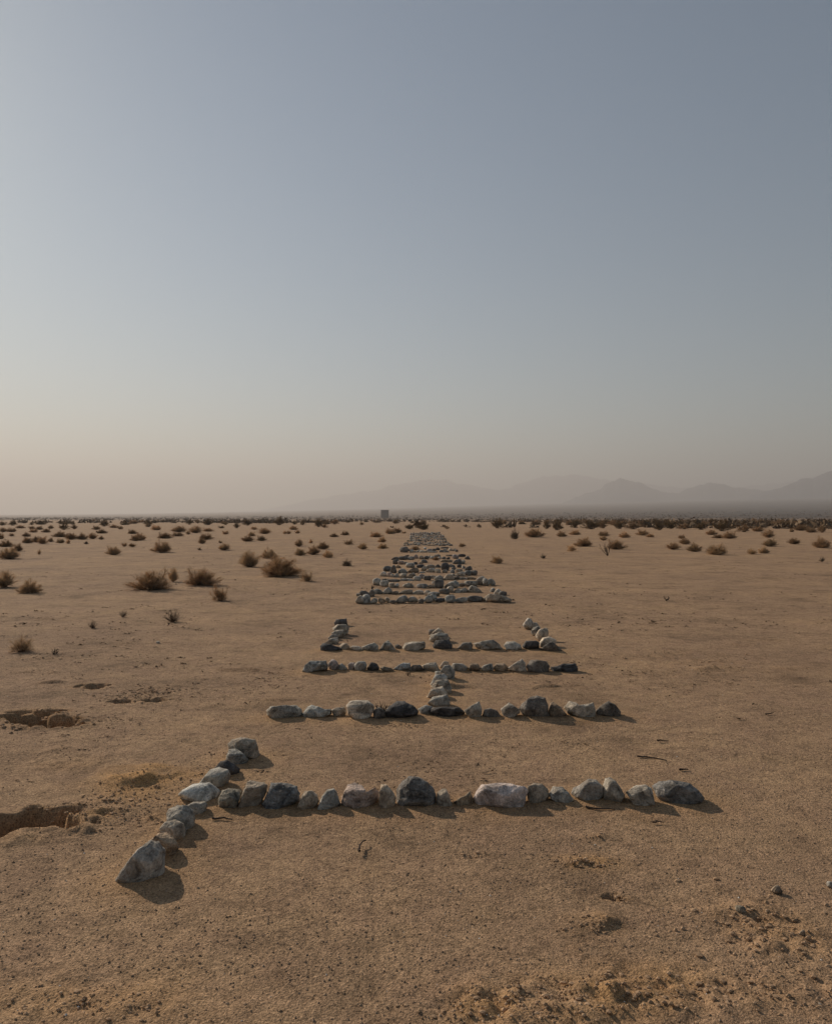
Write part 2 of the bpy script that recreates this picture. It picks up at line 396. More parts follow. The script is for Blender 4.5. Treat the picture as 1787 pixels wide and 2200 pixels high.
ROWS.append(("the bowed row behind row five", "left",
 boxes(J, "235,340,165,240:grey 305,490,120,244:dark 470,590,100,244:blue 545,750,90,195:grey 765,940,64,198:grey 940,1060,130,203:brown 1060,1330,100,194:grey 1345,1570,110,198:grey")
 + boxes(K, "15,130,110,212:tan 90,290,140,224:grey 290,470,80,186:dark 440,550,35,156:grey 550,690,80,160:light 685,830,65,155:tan 845,1060,25,160:grey 1240,1340,65,160:grey 1310,1450,85,204:light 1400,1540,130,214:dark")))
ROWS.append(("the sixth long row of stones", "left",
 boxes(L, "205,370,455,600:grey 360,530,500,625:grey 540,645,545,640:tan 640,740,555,636:light 820,1040,550,645:grey 1120,1330,565,656:blue 1340,1490,580,655:brown 1430,1540,500,598:grey")
 + boxes(Mv, "150,350,545,738:dark 370,700,565,734:grey 710,860,615,704:dark 850,1130,570,695:grey 1100,1310,570,676:dark 1270,1420,500,686:grey 1400,1555,510,676:grey 1120,1310,465,576:tan")))
ROWS.append(("the low row behind row six", "left",
 boxes(L, "400,520,460,515:dark 500,740,470,530:dark 740,900,450,510:grey 900,1050,450,510:light 1050,1195,410,510:light 1160,1290,360,466:purple 1260,1400,400,500:dark 1390,1540,390,466:grey 1480,1660,395,496:grey")
 + boxes(Mv, "365,600,410,556:tan 600,720,450,550:dark 710,900,480,550:light 900,1120,470,550:brown")))
ROWS.append(("the seventh long row of stones", "left",
 boxes(L, "350,500,310,426:light 500,600,325,436:purple 575,660,360,444:grey 645,750,355,444:grey 775,900,350,450:grey 905,1080,340,456:grey")
 + boxes(Mv, "530,640,395,466:grey 620,850,355,470:light 850,980,330,455:dark 960,1130,330,446:dark")))
ROWS.append(("the broken row behind row seven", "left",
 boxes(L, "730,910,250,354:grey 920,1140,235,346:brown 1170,1280,305,350:light 1195,1310,200,304:grey 1300,1480,240,336:light 1500,1600,265,346:grey")
 + boxes(Mv, "165,270,290,386:grey 330,440,305,390:brown 510,610,300,394:blue 640,790,295,376:grey")))
ROWS.append(("the eighth long row of stones", "left",
 boxes(L, "420,590,200,316:dark 570,690,180,354:dark 680,780,175,250:brown 900,1060,135,240:grey 1115,1260,165,240:black 1310,1480,170,266:grey 1490,1600,165,240:dark")
 + boxes(Mv, "300,480,150,336:black 470,620,180,264:dark 540,640,245,316:dark 670,770,190,270:black 780,860,210,294:tan 850,1010,225,336:dark")))
ROWS.append(("the broken row behind row eight", "left",
 boxes(L, "620,750,70,165:dark 730,840,90,174:purple 830,920,110,164:grey 1030,1130,110,178:black 1150,1240,115,160:brown 1210,1330,60,140:dark")
 + boxes(Mv, "300,540,80,146:brown 570,760,60,190:dark 700,850,80,184:grey")))
ROWS.append(("the ninth long row of stones", "left",
 boxes(L, "590,740,10,80:dark 750,930,0,75:dark 930,1060,0,75:blue")
 + boxes(N, "320,440,645,750:purple 460,590,670,764:grey 590,700,680,768:dark 690,760,670,745:blue 750,870,680,764:light 840,990,645,725:dark 890,1010,700,764:tan 1030,1130,700,764:dark 1140,1230,710,768:black 1300,1440,640,755:purple 1440,1610,635,710:black 1600,1730,685,774:dark 100,210,650,704:brown 1130,1300,650,694:brown")))
ROWS.append(("the tenth long row of stones", "left",
 boxes(N, "0,190,455,604:dark 190,240,500,574:black 235,330,520,604:grey 340,420,560,604:tan 420,520,540,604:grey 480,600,545,608:light 600,700,540,604:grey 660,780,505,594:purple 700,910,560,608:grey 780,890,500,564:dark 880,980,470,544:black 970,1070,530,604:dark 1040,1160,500,564:grey 1060,1200,550,604:blue 1200,1290,500,568:light 1290,1380,500,568:light 1360,1430,520,594:dark 580,650,470,524:light 1010,1190,460,504:black")))
def row_fill(base, x0, x1, n, seed):
    r = random.Random(seed); out = []; xs = np.linspace(x0, x1, n + 1)
    for i in range(n):
        wv = (xs[i + 1] - xs[i]) * r.uniform(.75, 1.4); hv = r.uniform(24, 48)
        yb = base + r.uniform(-9, 9); cx = (xs[i] + xs[i + 1]) / 2
        out.append((N, r.choice(['dark', 'grey', 'grey', 'purple', 'blue', 'light', 'dark', 'brown']), (cx - wv / 2, yb - hv, cx + wv / 2, yb), ''))
    return out
ROWS.append(("the eleventh long row of stones", "left", row_fill(428, 65, 1290, 14, 1)))
ROWS.append(("the row behind row eleven", "left", row_fill(398, 85, 1240, 12, 2)))
FAR_FILL = []
for i, (yb, x0, x1) in enumerate([(362, 330, 1215), (325, 150, 1160), (290, 235, 1150), (258, 230, 1120), (230, 235, 1090), (203, 235, 1075), (176, 300, 1030), (152, 240, 990), (134, 240, 985)]):
    FAR_FILL += row_fill(yb, x0, x1, 14 if i < 6 else 13, 20 + i)

# unit icospheres
def icosphere(sub):
    import bmesh
    bm = bmesh.new(); bmesh.ops.create_icosphere(bm, subdivisions=sub, radius=1.0)
    v = np.array([x.co[:] for x in bm.verts]); f = np.array([[q.index for q in p.verts] for p in bm.faces]); bm.free()
    return v / np.linalg.norm(v, axis=1)[:, None], f
ICO = {k: icosphere(k) for k in (2, 3, 4, 5)}
STYLES = ["-1,.4 -.6,.9 .2,1 .8,.7 1,.1 .9,-.8 .2,-1 -.8,-1", "-1,-.5 -.5,.5 .1,1 .6,.5 1,-.6 .7,-1 -.7,-1", "-1,.6 -.8,.95 .7,1 1,.6 .95,-.8 .6,-1 -.7,-1 -1,-.7",
          "-1,-.7 -.2,.6 .5,1 .9,.5 1,-.6 .6,-1 -.8,-1", "-1,.1 -.7,.8 0,1 .7,.8 1,0 .8,-.8 0,-1 -.8,-.9", "-1,.2 -.7,.9 -.1,.8 .6,.4 1,-.3 .9,-.9 -.2,-1 -.9,-.8"]

def stone_shape(pts, flags, seed):
    """outline in photo pixels -> (ground point, vertices about it, faces)"""
    r = random.Random(seed); nr = np.random.default_rng(seed)
    pts = np.array(pts, float)
    x0, y0 = pts.min(0); x1, y1 = pts.max(0); cx, cy = (x0 + x1) / 2, (y0 + y1) / 2
    gx, gy, gz = hit(cx, y1)
    wpx, hpx = x1 - x0, y1 - y0
    half = 0.5 * math.sqrt(wpx * hpx) * gy / F_PX
    dep = half * r.uniform(0.75, 1.0)
    if wpx > 1.8 * hpx: dep = 0.5 * hpx * gy / F_PX * r.uniform(1.1, 1.4)
    depth = gy + dep * 0.55
    s = depth / F_PX
    u = (pts[:, 0] - cx) * s; v = -(pts[:, 1] - cy) * s
    th = np.arctan2(v, u)
    ang = np.linspace(-math.pi, math.pi, 361)[:-1]
    P = np.stack([u, v], 1); Q = np.roll(P, -1, 0)
    rad = np.full(360, 1e-6)
    cs = np.stack([np.cos(ang), np.sin(ang)], 1)
    for a, b in zip(P, Q):
        e = b - a; den = cs[:, 0] * e[1] - cs[:, 1] * e[0]
        den = np.where(np.abs(den) < 1e-12, 1e-12, den)
        t = (a[0] * e[1] - a[1] * e[0]) / den
        q = (a[0] * cs[:, 1] - a[1] * cs[:, 0]) / den
        ok = (t > 0) & (q >= -1e-9) & (q <= 1 + 1e-9)
        rad = np.where(ok & (t > rad), t, rad)
    k = 9 if 'round' in flags else (3 if 'heart' in flags else 5)
    ker = np.ones(k) / k
    rad = np.convolve(np.concatenate([rad[-20:], rad, rad[:20]]), ker, 'same')[20:-20]
    px_render = wpx * 0.465
    sub = 5 if px_render > 22 else 4 if px_render > 13 else 3 if px_render > 5 else 2
    d, f = ICO[sub]
    p = 9.0 if 'round' in flags else 34.0
    g2 = np.hypot(d[:, 0], d[:, 1]) / np.interp(np.arctan2(d[:, 1], d[:, 0]), np.append(ang, math.pi), np.append(rad, rad[0]))
    tot = g2 ** p + (np.abs(d[:, 2]) / dep) ** p
    hh, hw = hpx * s / 2, wpx * s / 2
    c = r.uniform(0.15, 0.7) if 'flat' not in flags and 'slab' not in flags else r.uniform(0.05, 0.3)
    wf = dep * r.uniform(0.7, 0.9)
    def plane(nv, dist):
        nonlocal tot
        nv = np.array(nv, float); nv /= np.linalg.norm(nv)
        tot = tot + (np.maximum(0, d @ nv) / dist) ** p
    # a near-level top face and a steep front face below it, as the stones lie on the ground
    rd = ray(cx, cy); rd = rd / np.linalg.norm(rd)
    Rw = -rd; Ru = np.array([rd[1], -rd[0], 0]); Ru /= np.linalg.norm(Ru); Rv = np.cross(Rw, Ru)
    loc_ = lambda n_: np.array([n_ @ Ru, n_ @ Rv, n_ @ Rw]) / np.linalg.norm(n_)
    nt = loc_(np.array([r.uniform(-.38, .15), r.uniform(-.12, .22), 1.0]))
    sil = lambda nv: float((P @ nv[:2]).max())
    plane(nt, sil(nt) * .97)
    nf = loc_(np.array([r.uniform(-.45, .35), -1.0, r.uniform(-.1, .4)]))
    plane(nf, max(sil(nf) * .9, 0.4 * dep, float(nf @ np.array([0, c * hh, wf]))))
    for _ in range(5 if 'round' in flags else 15):
        nv = nr.normal(size=3) * [1, 1, 1]; nv[2] = abs(nv[2]) + .2; nv /= np.linalg.norm(nv)
        sup = math.sqrt((nv[0] * hw) ** 2 + (nv[1] * hh) ** 2 + (nv[2] * dep) ** 2)
        plane(nv, max(sil(nv) * r.uniform(.78, .95), sup * r.uniform(0.70, 0.92)))
    V = d / (tot ** (1 / p))[:, None]
    if sub >= 4:                                       # bring the widest outline back to the drawn one
        tv = np.arctan2(V[:, 1], V[:, 0]); bi = np.floor((tv + math.pi) / (2 * math.pi) * 60).astype(int) % 60
        mr = np.zeros(60); np.maximum.at(mr, bi, np.hypot(V[:, 0], V[:, 1]))
        mr = np.where(mr > 0, mr, np.median(mr)); mr = np.convolve(np.concatenate([mr[-3:], mr, mr[:3]]), np.ones(3) / 3, 'same')[3:-3]
        bc = (np.arange(-1, 61) + .5) / 60 * 2 * math.pi - math.pi
        want = np.interp(tv, np.append(ang, math.pi), np.append(rad, rad[0])); have = np.interp(tv, bc, np.concatenate([mr[-1:], mr, mr[:1]]))
        V[:, :2] *= (want / have)[:, None]
    else:
        for ax, lo, hi in ((0, u.min(), u.max()), (1, v.min(), v.max())):
            a_, b_ = V[:, ax].min(), V[:, ax].max(); V[:, ax] = lo + (V[:, ax] - a_) * (hi - lo) / (b_ - a_)
    V[:, :2] *= 1.03
    size = max(hw, hh)
    a = (0.07, 0.09, 0.05) if 'round' not in flags else (0.07, 0.035, 0.02)
    if 'band' in flags: a = (0.12, 0.12, 0.08)
    disp = a[0] * noise3(V / size * 1.3 + seed, 1) + a[1] * (.25 - np.abs(noise3(V / size * 3.2 + seed, 2))) + a[2] * noise3(V / size * 10.0 + seed, 3)
    V = V * (1 + disp)[:, None]
    rc = ray(cx, cy); ctr = np.array([0, 0, CAM_H]) + rc * (depth / rc[1])
    W = V[:, :1] * Ru + V[:, 1:2] * Rv + V[:, 2:] * Rw + ctr
    org = np.array([ctr[0], ctr[1], float(g0(ctr[0], ctr[1]))])
    # set the stone on its own ground: never hovering
    lift = W[:, 2].min() - (org[2] - 0.012)
    if lift > 0: W[:, 2] -= lift
    return org, W - org, f, (hw, hh, dep)

STONES = []
seed = 100
for phrase, order, items in ROWS:
    lst = []
    for view, colour, spec, flags in items:
        seed += 1
        ox, oy, k = view
        if isinstance(spec, str):
            pts = [tuple(map(float, q.split(','))) for q in spec.split()]
        else:
            st = STYLES[random.Random(seed * 7).randrange(len(STYLES))]
            xa, ya, xb, yb = spec; gw = (xb - xa) * .06; xa -= gw; xb += gw; flip = random.Random(seed).random() < .25
            pts = []
            for q in st.split():
                a_, b_ = map(float, q.split(',')); a_ = -a_ if flip else a_
                pts.append(((xa + xb) / 2 + a_ * (xb - xa) / 2, (ya + yb) / 2 - b_ * (yb - ya) / 2))
            if not flags and random.Random(seed * 3).random() < .4: flags = 'round'
        pts = [(ox + a_ / k, oy + b_ / k) for a_, b_ in pts]
        lst.append((pts, colour, flags, seed))
    STONES.append((phrase, order, lst))

# ---------------------------------------------------------------- ground sheet
def axis(lo, hi, fine0, fine1, step, grow_lo, grow_hi):
    a = list(np.arange(fine0, fine1, step)); s = step; x = a[-1]
    while x < hi: s *= grow_hi; x += s; a.append(min(x, hi))
    s = step; x = a[0]; b = []
    while x > lo: s *= grow_lo; x -= s; b.append(max(x, lo))
    return np.array(b[::-1] + a)
gxs = axis(-20000, 20000, -3.3, 3.3, 0.016, 1.05, 1.05)
gys = axis(-20000, 20000, 2.25, 7.2, 0.016, 1.35, 1.026)
X, Y = np.meshgrid(gxs, gys)
Z = g0(X, Y)
fresh = np.zeros_like(Z)
near = smoothstep(40, 12, np.hypot(X, Y))
Z += near * (0.012 * noise2(X / 0.55, Y / 0.40, 11) + 0.006 * noise2(X / 0.16, Y / 0.12, 12) + 0.0035 * noise2(X / 0.06, Y / 0.05, 13))
Z += 0.05 * noise2(X / 2.6, Y / 1.5, 14) * smoothstep(6, 14, Y) * smoothstep(120, 40, np.hypot(X, Y)) * 0.7
def local(x, y, rad):
    i0, i1 = np.searchsorted(gxs, [x - rad, x + rad]); j0, j1 = np.searchsorted(gys, [y - rad, y + rad])
    return (slice(j0, j1), slice(i0, i1))
placed = []
built = []
for phrase, order, lst in STONES:
    row = []
    for pts, colour, flags, sd in lst:
        org, V, Fc, dims = stone_shape(pts, flags, sd)
        row.append((org, V, Fc, dims, colour, flags))
        if org[1] < 9.5: placed.append((org[0], org[1], dims))
    built.append((phrase, order, row))
bank = np.zeros_like(Z)
for x, y, (hw, hh, dep) in placed:            # wind-banked sand at the foot of each stone
    rr = max(hw, dep) + 0.05; sl = local(x, y, rr * 2.2)
    q = ((X[sl] - x) / (hw + .05)) ** 2 + ((Y[sl] - y) / (dep + .05)) ** 2
    bank[sl] = np.maximum(bank[sl], min(0.020, hh * .2) * np.exp(-q * 0.7)); fresh[sl] = np.maximum(fresh[sl], 0.40 * np.exp(-q * 0.45))

Z += bank
def pit(px, py, wx, wy, depth, seed_, fr=0.5, tilt=0.0):
    """a dug hollow; wx, wy in metres"""
    x, y, _ = hit(px, py); sl = local(x, y, max(wx, wy) * 2.5 + .2)
    dx, dy = X[sl] - x, Y[sl] - y
    ca, sa = math.cos(tilt), math.sin(tilt)
    uu, vv = (dx * ca + dy * sa) / wx, (-dx * sa + dy * ca) / wy
    q = np.sqrt(uu ** 2 + vv ** 2) + 0.8 * noise2(X[sl] / (wx * .6), Y[sl] / (wy * .6), seed_) + 0.5 * noise2(X[sl] / .07, Y[sl] / .06, seed_ + 1) + .25 * noise2(X[sl] / .035, Y[sl] / .035, seed_ + 3)
    Z[sl] -= depth * smoothstep(1.0, 0.62, q)
    Z[sl] += depth * 0.06 * np.exp(-((q - 1.25) / .3) ** 2) + depth * .25 * noise2(X[sl] / .09, Y[sl] / .07, seed_ + 2) * np.exp(-(q / 1.3) ** 4)
    fresh[sl] = np.maximum(fresh[sl], fr * np.exp(-((q - 0.9) / .5) ** 2))
def scuff(px, py, wx, wy, amp, seed_, fr=0.6):
    """trampled, cloddy sand"""
    x, y, _ = hit(px, py); sl = local(x, y, max(wx, wy) * 2.2)
    q = ((X[sl] - x) / wx) ** 2 + ((Y[sl] - y) / wy) ** 2
    m_ = np.exp(-q * 1.2)
    n_ = np.abs(noise2(X[sl] / .11, Y[sl] / .09, seed_)) * 1.6 + noise2(X[sl] / .05, Y[sl] / .045, seed_ + 1) * .8 + noise2(X[sl] / .024, Y[sl] / .022, seed_ + 2) * .4
    Z[sl] += amp * m_ * n_
    fresh[sl] = np.maximum(fresh[sl], fr * m_ * np.clip(.6 + 1.6 * noise2(X[sl] / .22, Y[sl] / .16, seed_ + 5), 0, 1))
def ridge(p0, p1, width, height, seed_, fr=0.4):
    """a little scarp whose near side drops away"""
    (x0, y0, _), (x1, y1, _) = hit(*p0), hit(*p1)
    L_ = math.hypot(x1 - x0, y1 - y0); ex, ey = (x1 - x0) / L_, (y1 - y0) / L_
    sl = local((x0 + x1) / 2, (y0 + y1) / 2, L_ * .6 + width * 4)
    dx, dy = X[sl] - x0, Y[sl] - y0
    t = (dx * ex + dy * ey) / L_; s_ = (-dx * ey + dy * ex) + 0.06 * noise2(X[sl] / .12, Y[sl] / .12, seed_)
    m_ = smoothstep(-.05, .3, t) * smoothstep(1.05, .7, t) * np.clip(.55 + 1.4 * noise2(X[sl] / .13, Y[sl] / .13, seed_ + 40), 0, 1)
    prof = np.where(s_ > 0, np.exp(-(s_ / (width * 2.2)) ** 2), np.exp(-(s_ / (width * .5)) ** 2))
    Z[sl] += height * m_ * prof
    fresh[sl] = np.maximum(fresh[sl], fr * m_ * np.exp(-(s_ / (width * 2)) ** 2))

pit(85, 1549, .27, .17, .26, 33, .3, -.12)
pit(150, 1556, .14, .09, .12, 34, .3)
pit(75, 1530, .22, .10, .06, 35, .3)
pit(203, 1475, .15, .11, .07, 37, .2)
pit(262, 1509, .09, .07, .05, 39, .2); pit(330, 1506, .10, .08, .04, 41, .1)
scuff(310, 1495, .30, .35, .035, 43, .05)
scuff(310, 1690, .35, .28, .018, 45, .85); scuff(260, 1760, .30, .20, .018, 47, .7)
ridge((130, 1745), (270, 1712), .03, .022, 49, .5); ridge((200, 1708), (410, 1655), .15, .045, 50, 1.0); scuff(380, 1672, .22, .2, .012, 60, .9)
scuff(1240, 2150, .42, .17, .040, 51, .7); scuff(1060, 2170, .28, .13, .036, 52, .6); scuff(1420, 2120, .3, .17, .030, 53, .5)
scuff(1650, 2010, .24, .30, .034, 54, .45); scuff(1690, 2130, .26, .15, .028, 58, .3)
ridge((1240, 2130), (1330, 2165), .03, .025, 55, .7); ridge((1330, 2165), (1400, 2140), .03, .02, 59, .6); ridge((1210, 2010), (1340, 1975), .035, .028, 56, .35)
ridge((1230, 2060), (1350, 2030), .03, .016, 57, .5)
scuff(1260, 1855, .16, .08, .022, 61, .7); scuff(1280, 1800, .07, .05, .03, 62, .3); scuff(1020, 1840, .07, .05, .03, 63, .2)
pit(1318, 1928, .05, .03, .03, 64, .2); pit(1635, 1980, .06, .04, .035, 65, .2)
ridge((1200, 1858), (1320, 1850), .03, .03, 66, .6)
scuff(200, 2160, .5, .2, .02, 67, .35); scuff(160, 1640, .3, .2, .02, 68, .2); scuff(1500, 1420, 1.0, .9, .012, 69, .1)
ridge((760, 1905), (860, 1880), .05, .012, 70, .1); ridge((60, 1625), (170, 1600), .06, .015, 71, .1)
for i in range(46):                              # low wind ripples and crusts over the middle distance
    px, py = rng.uniform(0, 1787), 1190 + 330 * rng.random() ** 1.3
    ridge((px, py), (px + rng.uniform(50, 170), py + rng.uniform(-6, 5)), rng.uniform(.03, .10), rng.uniform(.012, .035), 80 + i, .1)

pit(46, 1772, .34, .16, .32, 31, .2, .16)
ny, nx = X.shape
idx = np.arange(nx * ny).reshape(ny, nx)
quads = np.stack([idx[:-1, :-1].ravel(), idx[:-1, 1:].ravel(), idx[1:, 1:].ravel(), idx[1:, :-1].ravel()], 1)
ground = mesh_obj("ground", np.stack([X.ravel(), Y.ravel(), Z.ravel()], 1), quads, M_SAND)
tag(ground, kind="structure")
DD = np.hypot(X, Y); TH = np.arctan2(X, np.maximum(Y, 1))
scrub = smoothstep(450, 1200, DD) * (0.62 + 0.38 * smoothstep(-.3, .5, TH))
for nm, arr in (("fresh", fresh), ("scrub", scrub)):
    at = ground.data.attributes.new(nm, 'FLOAT', 'POINT'); at.data.foreach_set("value", arr.ravel().astype(np.float32))

# ---------------------------------------------------------------- mountains (ridge line by bearing, in photo pixels)
def mountain(name, dist, line, seed_, depth):
    px = np.array([p[0] for p in line], float); py = np.array([p[1] for p in line], float)
    th0, th1 = math.atan((px[0] - 893.5) / F_PX), math.atan((px[-1] - 893.5) / F_PX)
    na, nd = 260, 44
    th = np.linspace(th0, th1, na); dd = np.linspace(-1, 1, nd)
    TA, DR = np.meshgrid(th, dd)
    crest = np.interp(np.tan(TA) * F_PX + 893.5, px, HORIZON - py) / F_PX * dist
    crest = crest * (1 + .05 * noise2(TA * 60, TA * 0 + seed_, 71) + .06 * noise2(TA * 170, TA * 0 + seed_, 72) + .04 * noise2(TA * 420, TA * 0 + seed_, 73))
    rad = dist / np.cos(TA) * 1.0 + DR * depth
    prof = np.clip(1 - np.abs(DR) ** 1.1, 0, 1)
    xx, yy = rad * np.sin(TA), rad * np.cos(TA)
    n_ = noise2(xx / 900, yy / 900, seed_) + .5 * noise2(xx / 380, yy / 380, seed_ + 1) + .25 * noise2(xx / 160, yy / 160, seed_ + 2)
    zz = crest * prof * (1 + 0.9 * n_ * (1 - prof) * 1.4) + crest * .06 * n_ * prof
    zz = np.where(prof <= 0, -30, zz)
    ii = np.arange(na * nd).reshape(nd, na)
    q = np.stack([ii[:-1, :-1].ravel(), ii[:-1, 1:].ravel(), ii[1:, 1:].ravel(), ii[1:, :-1].ravel()], 1)
    o = mesh_obj(name, np.stack([xx.ravel(), yy.ravel(), zz.ravel()], 1), q, M_ROCKY)
    return tag(o, kind="structure")
mountain("mountain_range", 16300, [(430, 1112), (560, 1096), (640, 1078), (700, 1066), (740, 1059), (800, 1054), (840, 1043), (880, 1037), (910, 1030), (960, 1028), (1000, 1037),
          (1050, 1051), (1070, 1055), (1100, 1046), (1140, 1030), (1165, 1023), (1200, 1025), (1245, 1023), (1275, 1031), (1330, 1037), (1420, 1041), (1500, 1043),
          (1600, 1046), (1700, 1030), (1850, 1010), (2050, 1035), (2300, 1050)], 5, 2600)
mountain("mountain_range", 10300, [(1180, 1096), (1235, 1068), (1285, 1050), (1315, 1032), (1340, 1021), (1362, 1032), (1395, 1046), (1425, 1056), (1455, 1060), (1485, 1048), (1515, 1038), (1545, 1036),
          (1585, 1045), (1640, 1050), (1700, 1048), (1800, 1040), (1950, 1050)], 9, 1700)
mountain("mountain_range", 8800, [(1560, 1080), (1640, 1055), (1690, 1041), (1722, 1030), (1750, 1022), (1787, 1009), (1830, 996), (1900, 990), (2000, 1010), (2150, 1030), (2400, 1075)], 13, 1500)

# ---------------------------------------------------------------- the stones as objects
ORD = ["", "first", "second", "third", "fourth", "fifth", "sixth", "seventh", "eighth", "ninth", "tenth", "eleventh", "twelfth", "thirteenth", "fourteenth",
       "fifteenth", "sixteenth", "seventeenth", "eighteenth", "nineteenth", "twentieth", "twenty-first", "twenty-second", "twenty-third", "twenty-fourth", "twenty-fifth",
       "twenty-sixth", "twenty-seventh", "twenty-eighth", "twenty-ninth", "thirtieth"] + ["thirty-%s" % s for s in
       ("first", "second", "third", "fourth", "fifth", "sixth", "seventh", "eighth", "ninth")]
SH = {'round': 'rounded', 'slab': 'slab-like', 'flat': 'flat-topped', 'band': 'rough', 'heart': 'heart-shaped', 'big': 'large angular'}
crng = random.Random(5)
for phrase, order, row in built:
    if order == 'left': row = sorted(row, key=lambda t: t[0][0] / t[0][1])
    for i, (org, V, Fc, dims, colour, flags) in enumerate(row):
        o = mesh_obj("stone", V, Fc, M_BAND if 'band' in flags else M_STONE, loc=org)
        j = crng.uniform(.85, 1.15); c = COL[colour]
        wm = crng.uniform(-.07, .09); o.color = (c[0] * j * (1 + wm), c[1] * j, c[2] * j * (1 - wm), 1)
        shape = next((SH[k] for k in SH if k in flags), 'angular')
        where = "from left in" if order == 'left' else "from the near end of"
        tag(o, f"{CNAME[colour]} {shape} stone, {ORD[i + 1]} {where} {phrase}", "stone", "stones laid out as letters")
vs, fs, nv = [], [], 0
for k, (view, colour, spec, flags) in enumerate(FAR_FILL):
    ox, oy, kk = view; xa, ya, xb, yb = spec
    st = STYLES[k % len(STYLES)]
    pts = [(ox + ((xa + xb) / 2 + float(q.split(',')[0]) * (xb - xa) / 2) / kk, oy + ((ya + yb) / 2 - float(q.split(',')[1]) * (yb - ya) / 2) / kk) for q in st.split()]
    org, V, Fc, dims = stone_shape(pts, flags, 900 + k)
    vs.append(V + org); fs.append(Fc + nv); nv += len(V)
M_FAR = bpy.data.materials.new("far_stone_mix"); M_FAR.use_nodes = True
fa = M_FAR.node_tree.nodes.new('ShaderNodeAttribute'); fa.attribute_name = 'stone_colour'
M_FAR.node_tree.links.new(fa.outputs['Color'], M_FAR.node_tree.nodes['Principled BSDF'].inputs['Base Color'])
M_FAR.node_tree.nodes['Principled BSDF'].inputs['Roughness'].default_value = 0.9
far_stones = mesh_obj("far_stones", np.concatenate(vs), np.concatenate(fs), M_FAR)
fcol = np.concatenate([np.tile(np.array([*COL[q[1]], 1.0]), (len(v_), 1)) for q, v_ in zip(FAR_FILL, vs)]).astype(np.float32)
far_stones.data.attributes.new('stone_colour', 'FLOAT_COLOR', 'POINT').data.foreach_set('color', fcol.ravel())
tag(far_stones, "mass of small grey stones at the far end of the stone letters", "stones", kind="stuff")

# ---------------------------------------------------------------- bushes
def tubes(paths, radii, sides=3):
    """paths: list of (k,3) arrays; radii: list of (k,) arrays"""
    V, Fq, n0 = [], [], 0
    for P, rr in zip(paths, radii):
        k = len(P); t = np.gradient(P, axis=0); t /= np.linalg.norm(t, axis=1)[:, None] + 1e-9
        ref = np.array([0.3, 0.1, 1.0]) if abs(t[0][2]) < .9 else np.array([1.0, 0.2, 0])
        a = np.cross(t, ref); a /= np.linalg.norm(a, axis=1)[:, None] + 1e-9; b = np.cross(t, a)
        for s in range(sides):
            an = 2 * math.pi * s / sides
            V.append(P + rr[:, None] * (math.cos(an) * a + math.sin(an) * b))
        for s in range(sides):
            s2 = (s + 1) % sides
            i = np.arange(k - 1)
            Fq.append(np.stack([n0 + s * k + i, n0 + s2 * k + i, n0 + s2 * k + i + 1, n0 + s * k + i + 1], 1))
        n0 += sides * k
    return np.concatenate(V), np.concatenate(Fq)

def bush_proto(kind, seed_, detail):
    """unit bush: about 1 wide and 1 high; returns (stem mesh, crown mesh) as (V,F)"""
    r = np.random.default_rng(seed_)
    stems, srad, tw, trad = [], [], [], []
    n_main = {'round': 44, 'wispy': 34, 'creosote': 30, 'grass': 60}[kind]
    thick = {2: 1.0, 1: 2.2}[detail]
    lob = r.uniform(0, 2 * math.pi, 3)
    for i in range(n_main):
        az = r.uniform(0, 2 * math.pi)
        el = math.acos(r.uniform(0.14, 0.97)) if kind != 'creosote' else r.uniform(0.1, 1.4)
        if kind == 'grass': el = r.uniform(0.1, 1.25)
        ln = r.uniform(0.50, 0.84) * (1 + 0.12 * math.sin(2 * az + lob[0]) + .08 * math.sin(3 * az + lob[1]))
        if kind == 'wispy': ln *= r.uniform(.7, 1.1)
        hx = 0.5; hz = 0.95
        dirv = np.array([math.sin(el) * math.cos(az) * hx, math.sin(el) * math.sin(az) * hx, math.cos(el) * hz + .06])
        t = np.linspace(0, 1, 5)[:, None]
        base = np.array([r.normal() * .05, r.normal() * .05, -0.03])
        P = base + dirv * ln * t + np.array([0, 0, .10]) * (t ** 2 - t) * (1 if kind != 'creosote' else -.6) + r.normal(size=(5, 3)) * .018 * t
        rad_ = np.linspace(.012, .004, 5) * (0.8 if kind == 'grass' else 1.0)
        stems.append(P); srad.append(rad_ * (1.4 if detail == 1 else 1))
        nb = {'round': 35, 'wispy': 20, 'creosote': 30, 'grass': 1}[kind]
        if detail == 1: nb = int(nb * .55)
        for _ in range(nb):
            s = r.uniform(.30, 1.0) if kind != 'creosote' else r.uniform(.45, 1.0)
            j = min(3, int(s * 4)); q = P[j] + (P[j + 1] - P[j]) * (s * 4 - j)
            dv = dirv / np.linalg.norm(dirv) * .9 + r.normal(size=3) * .45 + np.array([0, 0, .12])
            dv /= np.linalg.norm(dv); L_ = r.uniform(.10, .24) * (1.0 if kind != 'creosote' else .8)
            tt = np.linspace(0, 1, 3)[:, None]
            T = q + dv * L_ * tt + r.normal(size=(3, 3)) * .015 * tt
            T[:, 2] = np.maximum(T[:, 2], .01)
            tw.append(T); trad.append(np.array([.0034, .0030, .0018]) * thick * (1.5 if kind == 'creosote' else 1))
            if kind != 'grass' and detail == 2:
                for _ in range(2):
                    d2 = dv + r.normal(size=3) * .6; d2 /= np.linalg.norm(d2)
                    T2 = T[1] + (d2 * L_ * .55) * tt
                    T2[:, 2] = np.maximum(T2[:, 2], .01)
                    tw.append(T2); trad.append(np.array([.0027, .0023, .0015]) * (1.5 if kind == 'creosote' else 1))
    return tubes(stems, srad), tubes(tw, trad)

